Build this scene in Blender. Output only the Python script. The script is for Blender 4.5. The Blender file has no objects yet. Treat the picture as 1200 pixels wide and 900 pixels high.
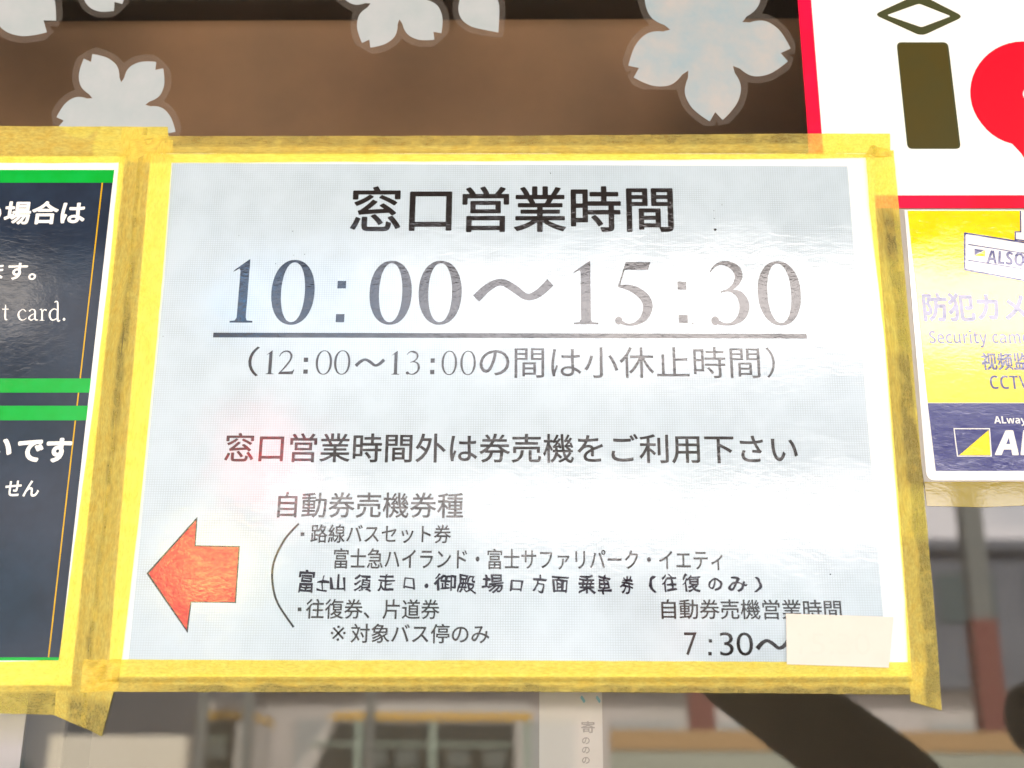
import bpy, bmesh, math, random
from mathutils import Vector, Matrix, noise

# ------------------------------------------------------------------ camera, sky, sun, exposure
scene = bpy.context.scene
COL = scene.collection
F_PX, W_PX, H_PX = 1500.0, 1200.0, 900.0
EYE = Vector((0.0, -0.70, 1.5))
PITCH, YAW, ROLL = math.radians(18.876), math.radians(1.127), math.radians(0.4544)

def cam_dir(px, py):
    """direction in the world of the ray through a point of the photograph (1200x900)"""
    x = (px - W_PX / 2) / F_PX; y = -(py - H_PX / 2) / F_PX
    c, s = math.cos(ROLL), math.sin(ROLL); x, y = c * x - s * y, s * x + c * y
    v = (x, math.cos(PITCH) - y * math.sin(PITCH), math.sin(PITCH) + y * math.cos(PITCH))
    c, s = math.cos(YAW), math.sin(YAW)
    return Vector((c * v[0] - s * v[1], s * v[0] + c * v[1], v[2]))

cam = bpy.data.objects.new('camera', bpy.data.cameras.new('camera')); COL.objects.link(cam)
cx = (cam_dir(601, 450) - cam_dir(600, 450)).normalized()
cz = -cam_dir(600, 450).normalized()
cy = cz.cross(cx)
cam.matrix_world = Matrix(((cx.x, cy.x, cz.x, EYE.x), (cx.y, cy.y, cz.y, EYE.y), (cx.z, cy.z, cz.z, EYE.z), (0, 0, 0, 1)))
cam.data.sensor_width = 36; cam.data.lens = 36 * F_PX / W_PX
cam.data.clip_start = 0.02; cam.data.clip_end = 2000
cam.data.dof.use_dof = True; cam.data.dof.focus_distance = 0.745; cam.data.dof.aperture_fstop = 7
scene.camera = cam

SUN_EL, SUN_AZ = 50.0, 8.0          # sun stands behind the building (+y), a little to the right
world = bpy.data.worlds.new("World"); scene.world = world; world.use_nodes = True
wn = world.node_tree; bg = wn.nodes['Background']
sky = wn.nodes.new('ShaderNodeTexSky'); sky.sky_type = 'NISHITA'; sky.sun_disc = False
sky.sun_elevation = math.radians(SUN_EL); sky.sun_rotation = math.radians(SUN_AZ)
sky.dust_density = 3.0; sky.air_density = 1.3
tc = wn.nodes.new('ShaderNodeTexCoord'); cn = wn.nodes.new('ShaderNodeTexNoise'); cn.inputs['Scale'].default_value = 2.6; cn.inputs['Detail'].default_value = 7
mpw = wn.nodes.new('ShaderNodeMapping'); mpw.inputs['Scale'].default_value = (1, 1, 2.2); wn.links.new(tc.outputs['Generated'], mpw.inputs[0]); wn.links.new(mpw.outputs[0], cn.inputs['Vector'])
cr = wn.nodes.new('ShaderNodeMapRange'); cr.inputs[1].default_value = 0.30; cr.inputs[2].default_value = 0.47; wn.links.new(cn.outputs[0], cr.inputs[0])
cmx = wn.nodes.new('ShaderNodeMix'); cmx.data_type = 'RGBA'; wn.links.new(cr.outputs[0], cmx.inputs[0]); wn.links.new(sky.outputs[0], cmx.inputs[6])
cmx.inputs[7].default_value = (11.0, 10.1, 9.8, 1)     # bright broken cloud all round
wn.links.new(cmx.outputs[2], bg.inputs[0]); bg.inputs[1].default_value = 0.15
sun = bpy.data.objects.new('sun', bpy.data.lights.new('sun', 'SUN')); COL.objects.link(sun)
sun.data.energy = 5.0; sun.data.angle = math.radians(0.5); sun.data.color = (1.0, 0.95, 0.88)
sd = Vector((math.sin(math.radians(SUN_AZ)) * math.cos(math.radians(SUN_EL)), math.cos(math.radians(SUN_AZ)) * math.cos(math.radians(SUN_EL)), math.sin(math.radians(SUN_EL))))
sun.rotation_euler = sd.to_track_quat('Z', 'Y').to_euler(); sun.location = (0, 5, 12)
scene.view_settings.view_transform = 'Standard'; scene.view_settings.look = 'None'
scene.view_settings.exposure = 2.3; scene.view_settings.gamma = 1.0
scene.cycles.use_denoising = True
scene.cycles.max_bounces = 10; scene.cycles.transparent_max_bounces = 24
scene.cycles.caustics_reflective = False; scene.cycles.caustics_refractive = False
scene.cycles.sample_clamp_indirect = 6

# ------------------------------------------------------------------ helpers
rnd = random.Random(7)

def S(r, g, b):
    f = lambda c: ((c / 255 + 0.055) / 1.055) ** 2.4 if c > 10 else c / 255 / 12.92
    return (f(r), f(g), f(b))

def P(px, py, y=0.0):
    """photo point -> world point on the plane at depth y (the window glass is y = 0)"""
    v = cam_dir(px, py); t = (y - EYE.y) / v.y
    return EYE + v * t

def R(px, py, D):
    """photo point seen as a REFLECTION in the glass -> the real point, D metres in front of the glass"""
    p = P(px, py, D); return Vector((p.x, -D, p.z))

def thing(name, label, cat, loc=(0, 0, 0), group=None, kind=None):
    o = bpy.data.objects.new(name, None); COL.objects.link(o); o.location = loc
    o.empty_display_size = 0.05
    tag(o, label, cat, group, kind); return o

def tag(o, label=None, cat=None, group=None, kind=None):
    if label: o['label'] = label
    if cat: o['category'] = cat
    if group: o['group'] = group
    if kind: o['kind'] = kind
    return o

def obj(name, verts, faces, mat, parent=None, smooth=False, label=None, attrs=None, uvs=None, loc=None):
    """one mesh object; verts in WORLD metres"""
    if loc is None:
        loc = Vector((0, 0, 0))
        if parent is None and verts:
            n = len(verts); loc = Vector((sum(v[0] for v in verts) / n, sum(v[1] for v in verts) / n, min(v[2] for v in verts)))
    off = Vector(loc)
    par = parent; root = Vector((0, 0, 0))
    while par is not None: root = root + par.location; par = par.parent
    me = bpy.data.meshes.new(name)
    me.from_pydata([tuple(Vector(v) - root - (off if parent is None else Vector((0, 0, 0)))) for v in verts], [], faces)
    if uvs:
        ul = me.uv_layers.new(name='UVMap')
        for l in me.loops: ul.data[l.index].uv = uvs[l.vertex_index]
    if attrs:
        for k, vals in attrs.items():
            a = me.attributes.new(k, 'FLOAT', 'POINT'); a.data.foreach_set('value', vals)
    me.materials.append(mat)
    if smooth: me.polygons.foreach_set('use_smooth', [True] * len(me.polygons))
    me.update()
    o = bpy.data.objects.new(name, me); COL.objects.link(o)
    if parent is None: o.location = off
    else: o.parent = parent
    if label: o['label'] = label
    return o

def box_vf(x0, x1, y0, y1, z0, z1):
    v = [(x, y, z) for x in (x0, x1) for y in (y0, y1) for z in (z0, z1)]
    f = [(0, 1, 3, 2), (4, 6, 7, 5), (0, 4, 5, 1), (2, 3, 7, 6), (0, 2, 6, 4), (1, 5, 7, 3)]
    return v, f

def box(name, x0, x1, y0, y1, z0, z1, mat, parent=None, bevel=0, label=None):
    bm = bmesh.new(); v, f = box_vf(x0, x1, y0, y1, z0, z1)
    vs = [bm.verts.new(p) for p in v]
    for q in f: bm.faces.new([vs[i] for i in q])
    if bevel: bmesh.ops.bevel(bm, geom=bm.edges[:], offset=bevel, segments=2, affect='EDGES', profile=0.5)
    bmesh.ops.recalc_face_normals(bm, faces=bm.faces[:])
    bm.verts.ensure_lookup_table(); bm.verts.index_update()
    V = [tuple(x.co) for x in bm.verts]; Fc = [[x.index for x in q.verts] for q in bm.faces]; bm.free()
    return obj(name, V, Fc, mat, parent, label=label)

def tess(loops):
    from mathutils.geometry import tessellate_polygon
    return [tuple(t) for t in tessellate_polygon([[Vector((a, b, 0)) for a, b in lp] for lp in loops])]

def plate(name, loops, y, th, mat, parent, label=None, px=True):
    """flat plate: outline (and holes) given in photo px (or x,z metres) on the plane y, thickness th towards the glass"""
    LP = [[((P(a, b, y).x, P(a, b, y).z) if px else (a, b)) for a, b in lp] for lp in loops]
    flat = [p for lp in LP for p in lp]; n = len(flat)
    tr = []
    for a, b, c in tess(LP):
        (x0, z0), (x1, z1), (x2, z2) = flat[a], flat[b], flat[c]
        cr = (x1 - x0) * (z2 - z0) - (x2 - x0) * (z1 - z0)
        tr.append((a, b, c) if cr > 0 else (a, c, b))
    V = [(x, y, z) for x, z in flat]; Fc = list(tr)
    if th > 0:
        V += [(x, y + th, z) for x, z in flat]
        Fc += [(a + n, c + n, b + n) for a, b, c in tr]
        k = 0
        for li, lp in enumerate(LP):
            m = len(lp)
            area = sum(lp[i][0] * lp[(i + 1) % m][1] - lp[(i + 1) % m][0] * lp[i][1] for i in range(m))
            ccw = (area > 0) == (li == 0)
            for i in range(m):
                a, b = k + i, k + (i + 1) % m
                Fc.append((b, a, a + n, b + n) if ccw else (a, b, b + n, a + n))
            k += m
    return obj(name, V, Fc, mat, parent, label=label)

def rrect(cs, r, seg=5):
    """polygon with its corners rounded by r"""
    out = []; n = len(cs)
    for i in range(n):
        p = Vector(cs[i]); a = (Vector(cs[i - 1]) - p).normalized(); b = (Vector(cs[(i + 1) % n]) - p).normalized()
        rr = r[i] if isinstance(r, (list, tuple)) else r
        if rr <= 0: out.append(tuple(p)); continue
        A, B = p + a * rr, p + b * rr
        for k in range(seg + 1):
            t = k / seg; q = A * (1 - t) ** 2 + p * 2 * t * (1 - t) + B * t * t; out.append((q.x, q.y))
    return out

# ------------------------------------------------------------------ materials
def new_mat(name):
    m = bpy.data.materials.new(name); m.use_nodes = True
    return m, m.node_tree, m.node_tree.nodes['Principled BSDF']

def pos(nt):
    g = nt.nodes.new('ShaderNodeNewGeometry'); return g.outputs['Position']

def mapping(nt, src, scale):
    mp = nt.nodes.new('ShaderNodeMapping'); nt.links.new(src, mp.inputs['Vector']); mp.inputs['Scale'].default_value = scale
    return mp.outputs[0]

def nz(nt, scale, detail=3, rough=0.5, src=None, stretch=None, dist=0.0):
    v = src or pos(nt)
    if stretch: v = mapping(nt, v, stretch)
    n = nt.nodes.new('ShaderNodeTexNoise'); nt.links.new(v, n.inputs['Vector'])
    n.inputs['Scale'].default_value = scale; n.inputs['Detail'].default_value = detail; n.inputs['Roughness'].default_value = rough
    n.inputs['Distortion'].default_value = dist
    return n.outputs[0]

def mth(nt, op, a, b=0.0, clamp=False):
    n = nt.nodes.new('ShaderNodeMath'); n.operation = op; n.use_clamp = clamp
    for i, x in enumerate((a, b)):
        if isinstance(x, (int, float)): n.inputs[i].default_value = x
        else: nt.links.new(x, n.inputs[i])
    return n.outputs[0]

def ramp(nt, src, lo, hi, a=0.0, b=1.0):
    n = nt.nodes.new('ShaderNodeMapRange'); nt.links.new(src, n.inputs[0])
    n.inputs[1].default_value = lo; n.inputs[2].default_value = hi; n.inputs[3].default_value = a; n.inputs[4].default_value = b
    return n.outputs[0]

def mix(nt, fac, a, b, mode='MIX'):
    n = nt.nodes.new('ShaderNodeMix'); n.data_type = 'RGBA'; n.blend_type = mode
    for i, x in ((0, fac), (6, a), (7, b)):
        if isinstance(x, (int, float)): n.inputs[i].default_value = x
        elif isinstance(x, tuple): n.inputs[i].default_value = (*x, 1)
        else: nt.links.new(x, n.inputs[i])
    return n.outputs[2]

def bump(nt, h, dist, strength=1.0, base=None):
    b = nt.nodes.new('ShaderNodeBump'); b.inputs['Strength'].default_value = strength; b.inputs['Distance'].default_value = dist
    nt.links.new(h, b.inputs['Height'])
    if base is not None: nt.links.new(base, b.inputs['Normal'])
    return b.outputs[0]

def film_normal(nt, amount=1.0):
    """laminate film: slow waves, ripples and patches of orange peel (heights in metres)"""
    slow = bump(nt, nz(nt, 22, 2, 0.5), 120e-6 * amount)
    rip = nz(nt, 210, 4, 0.6, stretch=(0.75, 1, 1.35), dist=1.2)
    mid = bump(nt, rip, 42e-6 * amount, base=slow)
    patch = ramp(nt, nz(nt, 26, 3, 0.6), 0.42, 0.60, 0.15, 1.0)
    fine = mth(nt, 'MULTIPLY', nz(nt, 620, 3, 0.65), patch)
    return bump(nt, fine, 40e-6 * amount, base=mid)

def film_mat(name, col, ior=1.8, amount=1.0, rough=0.5, grid=0.0, crough=0.03, tone=None):
    m, nt, b = new_mat(name)
    c = col
    if tone: c = mix(nt, ramp(nt, nz(nt, tone[0], 4, 0.6), 0.35, 0.65), col, tone[1])
    if grid:
        sx = nt.nodes.new('ShaderNodeSeparateXYZ'); nt.links.new(pos(nt), sx.inputs[0])
        g = []
        for o_ in (0, 2):
            w = mth(nt, 'SINE', mth(nt, 'MULTIPLY', sx.outputs[o_], 2 * math.pi / 0.00138))
            g.append(ramp(nt, w, 0.2, 0.95))
        gg = mth(nt, 'MAXIMUM', g[0], g[1])
        gg = mth(nt, 'MULTIPLY', gg, ramp(nt, nz(nt, 45, 3, 0.6), 0.35, 0.65, 0.35, 1.0))
        c = mix(nt, mth(nt, 'MULTIPLY', gg, grid), c, tuple(x * 0.45 for x in (col if isinstance(col, tuple) else (1, 1, 1))))
    if isinstance(c, tuple): b.inputs['Base Color'].default_value = (*c, 1)
    else: nt.links.new(c, b.inputs['Base Color'])
    b.inputs['Roughness'].default_value = rough
    b.inputs['Specular IOR Level'].default_value = 0.0
    b.inputs['Coat Weight'].default_value = 1.0; b.inputs['Coat IOR'].default_value = ior; b.inputs['Coat Roughness'].default_value = crough
    nt.links.new(film_normal(nt, amount), b.inputs['Coat Normal'])
    return m

def plain(name, col, rough=0.6, col2=None, scale=4, metal=0.0, spec=0.5, bmp=None):
    m, nt, b = new_mat(name)
    if col2: nt.links.new(mix(nt, ramp(nt, nz(nt, scale, 5, 0.6), 0.35, 0.65), col, col2), b.inputs['Base Color'])
    else: b.inputs['Base Color'].default_value = (*col, 1)
    b.inputs['Roughness'].default_value = rough; b.inputs['Metallic'].default_value = metal
    b.inputs['Specular IOR Level'].default_value = spec
    if bmp: nt.links.new(bump(nt, nz(nt, bmp[0], 4, 0.6), bmp[1]), b.inputs['Normal'])
    return m

def glass_mat(name, ior=1.52, tint=(0.97, 0.98, 0.97), boost=2.0):
    """thin pane: both faces mirror the street, the rest passes through"""
    m, nt, b = new_mat(name); nt.nodes.remove(b)
    out = nt.nodes['Material Output']
    fr = nt.nodes.new('ShaderNodeFresnel'); fr.inputs[0].default_value = ior
    f2 = mth(nt, 'MULTIPLY', fr.outputs[0], boost, True)
    gl = nt.nodes.new('ShaderNodeBsdfGlossy'); gl.inputs['Roughness'].default_value = 0.0
    tr = nt.nodes.new('ShaderNodeBsdfTransparent'); tr.inputs[0].default_value = (*tint, 1)
    mx = nt.nodes.new('ShaderNodeMixShader')
    nt.links.new(f2, mx.inputs[0]); nt.links.new(tr.outputs[0], mx.inputs[1]); nt.links.new(gl.outputs[0], mx.inputs[2])
    nt.links.new(mx.outputs[0], out.inputs[0]); return m

def tape_mat(name, body=(0.93, 0.655, 0.14), clear=0.52):
    """washi masking tape: part scatters, part lets through; 'stuck' marks where it sits tight on the glass and the dark shows"""
    m, nt, b = new_mat(name)
    out = nt.nodes['Material Output']
    at = nt.nodes.new('ShaderNodeAttribute'); at.attribute_name = 'stuck'
    uv = nt.nodes.new('ShaderNodeUVMap'); uv.uv_map = 'UVMap'
    fib = nz(nt, 900, 3, 0.7, src=uv.outputs[0], stretch=(0.35, 1, 1))
    spk = nz(nt, 1150, 3, 0.6)
    blot = nz(nt, 90, 4, 0.65)
    blot2 = nz(nt, 260, 3, 0.65, src=uv.outputs[0], stretch=(0.5, 1, 1))
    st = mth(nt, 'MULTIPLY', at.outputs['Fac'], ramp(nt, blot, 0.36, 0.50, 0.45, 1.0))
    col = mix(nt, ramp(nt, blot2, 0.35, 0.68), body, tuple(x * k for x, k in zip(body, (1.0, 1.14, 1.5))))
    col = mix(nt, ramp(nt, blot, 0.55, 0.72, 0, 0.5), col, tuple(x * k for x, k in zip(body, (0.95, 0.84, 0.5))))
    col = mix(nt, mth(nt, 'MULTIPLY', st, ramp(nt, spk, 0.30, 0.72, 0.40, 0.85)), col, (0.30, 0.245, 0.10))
    nt.links.new(col, b.inputs['Base Color'])
    b.inputs['Roughness'].default_value = 0.55; b.inputs['Specular IOR Level'].default_value = 0.35
    h = mth(nt, 'ADD', mth(nt, 'MULTIPLY', fib, 0.6), spk)
    n1 = bump(nt, h, 28e-6)
    nt.links.new(bump(nt, nz(nt, 170, 3, 0.6), 90e-6, base=n1), b.inputs['Normal'])
    tr = nt.nodes.new('ShaderNodeBsdfTransparent'); tr.inputs[0].default_value = (1.0, 0.97, 0.30, 1)
    mx = nt.nodes.new('ShaderNodeMixShader')
    a = mth(nt, 'ADD', clear, mth(nt, 'MULTIPLY', st, ramp(nt, spk, 0.34, 0.68, 0.14, -0.04)))
    a = mth(nt, 'ADD', a, ramp(nt, fib, 0.3, 0.7, -0.10, 0.10), True)
    nt.links.new(a, mx.inputs[0]); nt.links.new(b.outputs[0], mx.inputs[1]); nt.links.new(tr.outputs[0], mx.inputs[2])
    nt.links.new(mx.outputs[0], out.inputs[0]); return m

M = {}
M['glass'] = glass_mat('window_glass')
M['tape'] = tape_mat('yellow_masking_tape', (0.94, 0.68, 0.13), 0.54)
PRINT = S(222, 229, 236)
M['print'] = film_mat('pale_blue_print_under_film', (0.545, 0.635, 0.705), grid=0.46, tone=(9, (0.50, 0.595, 0.665)))
M['white_film'] = film_mat('white_paper_under_film', (0.86, 0.86, 0.85))
M['ink'] = film_mat('black_ink_under_film', (0.016, 0.013, 0.013))
M['ink_grey'] = film_mat('faded_black_ink_under_film', (0.03, 0.027, 0.027))
M['marker'] = film_mat('black_marker', (0.014, 0.010, 0.022), ior=1.6)
M['red_ink'] = film_mat('red_ink_under_film', (0.52, 0.022, 0.016), amount=1.1)
M['navy'] = film_mat('navy_print_under_film', (0.017, 0.024, 0.042), ior=1.5, tone=(30, (0.022, 0.035, 0.062)), amount=0.75)
M['green'] = film_mat('green_print_under_film', (0.005, 0.36, 0.03), ior=1.45, tone=(40, (0.005, 0.40, 0.05)))
M['gold'] = film_mat('gold_line_under_film', (0.60, 0.36, 0.01), ior=1.45)
M['white_ink'] = film_mat('white_lettering_under_film', (0.85, 0.84, 0.80), ior=1.45)
M['board_white'] = plain('cream_white_sign_face', (0.88, 0.87, 0.80), 0.35, (0.84, 0.84, 0.78), 12, spec=0.15)
M['board_red'] = plain('red_sign_print', (0.80, 0.004, 0.028), 0.35, (0.86, 0.005, 0.05), 20, spec=0.15)
M['balloon_red'] = plain('bright_red_sign_print', (0.88, 0.004, 0.02), 0.35, spec=0.15)
M['olive'] = plain('olive_sign_print', (0.068, 0.050, 0.009), 0.35, (0.06, 0.050, 0.012), 25, spec=0.15)
M['olive_edge'] = plain('grey_green_sign_outline', (0.058, 0.062, 0.024), 0.35, spec=0.15)
M['petal'] = plain('translucent_white_flower_film', (0.42, 0.44, 0.45), 0.35, (0.37, 0.41, 0.42), 45)
M['petal_warm'] = plain('clouded_white_flower_film', (0.42, 0.40, 0.385), 0.35, (0.29, 0.37, 0.41), 38)
M['slip'] = plain('cream_paper_slip', (0.68, 0.635, 0.565), 0.75, (0.655, 0.615, 0.545), 60, bmp=(500, 20e-6))
M['st_yellow'] = film_mat('yellow_sticker_film', (0.90, 0.72, 0.004), ior=2.0, amount=0.6, tone=(60, (0.92, 0.62, 0.002)))
M['st_navy'] = film_mat('navy_sticker_film', (0.028, 0.03, 0.17), ior=2.0, amount=1.0)
M['st_white'] = film_mat('white_sticker_film', (0.84, 0.83, 0.80), ior=2.0, amount=0.5)
M['header'] = plain('brown_blind_cloth', (0.43, 0.23, 0.12), 0.7, (0.33, 0.185, 0.10), 9, bmp=(900, 30e-6))
M['dark'] = plain('dark_room_paint', (0.035, 0.028, 0.022), 0.8, (0.028, 0.022, 0.018), 3)
M['room'] = plain('warm_brown_room_paint', (0.30, 0.235, 0.17), 0.8, (0.25, 0.20, 0.15), 3)
M['wall'] = plain('beige_wall_render', (0.42, 0.38, 0.32), 0.8, (0.38, 0.34, 0.29), 6, bmp=(200, 3e-4))
M['frame'] = plain('bronze_window_frame', (0.08, 0.06, 0.045), 0.35, metal=0.6)
M['in_paper'] = plain('paper_inside_window', (0.50, 0.45, 0.40), 0.7)
M['in_pink'] = plain('pinkish_paper_inside_window', (0.80, 0.72, 0.74), 0.7)

def clear_film(name, col, a):
    m, nt, b = new_mat(name); out = nt.nodes['Material Output']
    b.inputs['Base Color'].default_value = (*col, 1); b.inputs['Roughness'].default_value = 0.25
    tr = nt.nodes.new('ShaderNodeBsdfTransparent'); mx = nt.nodes.new('ShaderNodeMixShader'); mx.inputs[0].default_value = 1 - a
    nt.links.new(b.outputs[0], mx.inputs[1]); nt.links.new(tr.outputs[0], mx.inputs[2]); nt.links.new(mx.outputs[0], out.inputs[0])
    return m
M['margin'] = clear_film('clear_sticker_margin', (0.42, 0.36, 0.31), 0.13)
M['clear_edge'] = clear_film('clear_backing_film', (0.50, 0.46, 0.42), 0.75)

# ------------------------------------------------------------------ lettering
def text_geo(body, offset=0.0):
    V, Fc = text_raw(body, min(offset, 0.0))
    if offset <= 0: return V, Fc
    V2 = []; F2 = []
    for k in range(8):
        a = math.pi / 4 * k; n0 = len(V2)
        V2 += [(x + math.cos(a) * offset, y + math.sin(a) * offset) for x, y in V]; F2 += [tuple(i + n0 for i in q) for q in Fc]
    global STACK; STACK = len(V)
    return V2, F2

def text_raw(body, offset=0.0):
    cu = bpy.data.curves.new('tmp', 'FONT'); cu.body = body; cu.size = 1.0; cu.offset = offset; cu.resolution_u = 4
    o = bpy.data.objects.new('tmp', cu); COL.objects.link(o)
    dg = bpy.context.evaluated_depsgraph_get(); oe = o.evaluated_get(dg); me = oe.to_mesh()
    V = [(v.co.x, v.co.y) for v in me.vertices]; Fc = [tuple(p.vertices) for p in me.polygons]
    oe.to_mesh_clear(); bpy.data.objects.remove(o); bpy.data.curves.remove(cu)
    return V, Fc

def fit(V, x0, y0, x1, y1, y, shear=0.0):
    """stretch 2-D glyph geometry onto the px box (ink bounds) on plane y"""
    ax, bx_ = min(v[0] for v in V), max(v[0] for v in V); ay, by = min(v[1] for v in V), max(v[1] for v in V)
    ym, xm = (y0 + y1) / 2, (x0 + x1) / 2
    X0, X1 = P(x0, ym, y).x, P(x1, ym, y).x; Z0, Z1 = P(xm, y1, y).z, P(xm, y0, y).z
    out = []
    for a, b in V:
        u = (a - ax) / (bx_ - ax); w = (b - ay) / (by - ay)
        out.append((X0 + u * (X1 - X0), y - 2e-6 * (len(out) * 8 // len(V)), Z0 + w * (Z1 - Z0) + shear * (u - 0.5) * (X1 - X0)))
    return out

def lettering(body, x0, y0, x1, y1, y, mat, parent, offset=0.0, label=None, name='lettering', shear=0.0):
    V, Fc = text_geo(body, offset)
    return obj(name, fit(V, x0, y0, x1, y1, y, shear), Fc, mat, parent, label=label)

def catmull(pts, seg=8):
    out = []; n = len(pts)
    for i in range(n - 1):
        p0, p1, p2, p3 = pts[max(i - 1, 0)], pts[i], pts[i + 1], pts[min(i + 2, n - 1)]
        for k in range(seg):
            t = k / seg
            out.append(tuple(0.5 * (2 * b + (c - a) * t + (2 * a - 5 * b + 4 * c - d) * t * t + (3 * b - a - 3 * c + d) * t ** 3) for a, b, c, d in zip(p0, p1, p2, p3)))
    out.append(tuple(pts[-1])); return out

def stroke(pts, seg=8, asp=1.0):
    """swelling brush stroke: pts (x, y, width); asp = px width / px height of the glyph box"""
    c = catmull(pts, seg); V = []; Fc = []
    for i, (x, y, w) in enumerate(c):
        a, b = c[max(i - 1, 0)], c[min(i + 1, len(c) - 1)]
        dx, dy = (b[0] - a[0]) * asp, b[1] - a[1]; L = math.hypot(dx, dy) or 1
        nx, ny = -dy / L, dx / L
        V += [(x + nx * w / 2 / asp, y + ny * w / 2), (x - nx * w / 2 / asp, y - ny * w / 2)]
    for i in range(len(c) - 1): Fc.append((2 * i, 2 * i + 1, 2 * i + 3, 2 * i + 2))
    return V, Fc

def ring(seg, ox, oy, ix, iy, cx=0.5, cy=0.5, p=2.15):
    V = []; Fc = []
    for k in range(seg):
        a = 2 * math.pi * k / seg; c, s = math.cos(a), math.sin(a)
        sg = lambda v: (abs(v) ** (2 / p)) * (1 if v >= 0 else -1)
        V += [(cx + ox * sg(c), cy + oy * sg(s)), (cx + ix * sg(c), cy + iy * sg(s))]
    for k in range(seg):
        a, b = 2 * k, 2 * ((k + 1) % seg); Fc.append((a, b, b + 1, a + 1))
    return V, Fc

def disc(cx, cy, rx, ry, seg=16):
    V = [(cx + rx * math.cos(2 * math.pi * k / seg), cy + ry * math.sin(2 * math.pi * k / seg)) for k in range(seg)]
    return V, [tuple(range(seg))]

def serif(ch, asp, bold=1.0):
    """old-style serif numerals in a unit box, as a list of (verts, faces) pieces"""
    t = bold
    if ch == '0': return [ring(56, 0.5, 0.5, 0.5 - 0.225 * t, 0.5 - 0.028 - 0.012 * t)]
    if ch == '1':
        o = [(0.0, 0.80), (0.06, 0.835), (0.66, 1.0), (0.70, 1.0), (0.70, 0.08), (0.75, 0.035), (1.0, 0.025), (1.0, 0), (0.02, 0), (0.02, 0.025), (0.24, 0.035), (0.31, 0.08), (0.31, 0.82), (0.26, 0.855)]
        return [(o, tess([o]))]
    if ch == ':': return None
    if ch == '3':
        a = stroke([(0.03, 0.83, 0.02), (0.13, 0.905, 0.03), (0.30, 0.965, 0.05), (0.50, 0.955, 0.088), (0.70, 0.885, 0.125 * t), (0.77, 0.765, 0.125 * t), (0.68, 0.64, 0.085 * t), (0.50, 0.555, 0.045), (0.28, 0.515, 0.022)], asp=asp)
        b = stroke([(0.34, 0.535, 0.02), (0.56, 0.535, 0.05), (0.78, 0.465, 0.12 * t), (0.88, 0.31, 0.155 * t), (0.80, 0.145, 0.125 * t), (0.58, 0.04, 0.06), (0.36, 0.018, 0.038), (0.15, 0.055, 0.07), (0.08, 0.065, 0.05)], asp=asp)
        return [a, b, disc(0.105, 0.072, 0.105, 0.068)]
    if ch == '5':
        a = [(0.33, 1.0), (0.98, 1.0), (0.92, 0.875), (0.30, 0.875)]
        b = stroke([(0.335, 0.99, 0.02), (0.22, 0.79, 0.025), (0.12, 0.605, 0.03)], asp=asp)
        c = stroke([(0.11, 0.615, 0.03), (0.34, 0.60, 0.085), (0.60, 0.54, 0.125 * t), (0.82, 0.42, 0.15 * t), (0.88, 0.285, 0.15 * t), (0.78, 0.13, 0.115 * t), (0.56, 0.035, 0.055), (0.34, 0.015, 0.035), (0.13, 0.06, 0.06), (0.08, 0.07, 0.05)], asp=asp)
        return [(a, [(3, 2, 1, 0)]), b, c, disc(0.10, 0.078, 0.10, 0.062)]
    if ch == '2':
        a = stroke([(0.03, 0.74, 0.03), (0.14, 0.88, 0.045), (0.38, 0.965, 0.06), (0.62, 0.93, 0.12 * t), (0.76, 0.78, 0.14 * t), (0.71, 0.60, 0.12 * t), (0.50, 0.38, 0.075), (0.25, 0.17, 0.05), (0.06, 0.04, 0.05)], asp=asp)
        b = [(0.0, 0.0), (0.90, 0.0), (1.0, 0.20), (0.96, 0.20), (0.86, 0.125), (0.10, 0.10)]
        return [a, (b, tess([b]))]

def numeral_row(items, y, mat, parent, label=None, name='lettering', bold=1.0):
    """items: (char, x0, y0, x1, y1) in px; one mesh for the row"""
    V = []; Fc = []; k = 0
    for ch, x0, y0, x1, y1 in items:
        if ch == '~': pcs = [stroke([(0.0, 0.12, .40), (0.16, 0.62, .36), (0.33, 0.86, .30), (0.5, 0.60, .34), (0.68, 0.20, .30), (0.84, 0.36, .36), (1.0, 0.85, .40)], asp=(x1 - x0) / (y1 - y0))]
        elif ch == ':': pcs = [([(0, 0), (1, 0), (1, 1), (0, 1)], [(0, 1, 2, 3)])]
        else: pcs = serif(ch, (x1 - x0) / (y1 - y0), bold)
        ym, xm = (y0 + y1) / 2, (x0 + x1) / 2
        X0, X1 = P(x0, ym, y).x, P(x1, ym, y).x; Z0, Z1 = P(xm, y1, y).z, P(xm, y0, y).z
        for pv, pf in pcs:
            n0 = len(V); yy = y - 3e-6 * (k % 5); k += 1
            V += [(X0 + a * (X1 - X0), yy, Z0 + b * (Z1 - Z0)) for a, b in pv]
            for q in pf:
                pts = [pv[i] for i in q]
                ar = sum(pts[i][0] * pts[(i + 1) % len(q)][1] - pts[(i + 1) % len(q)][0] * pts[i][1] for i in range(len(q)))
                q = [i + n0 for i in q]
                Fc.append(tuple(q) if ar > 0 else tuple(reversed(q)))
    return obj(name, V, Fc, mat, parent, label=label)

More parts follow.
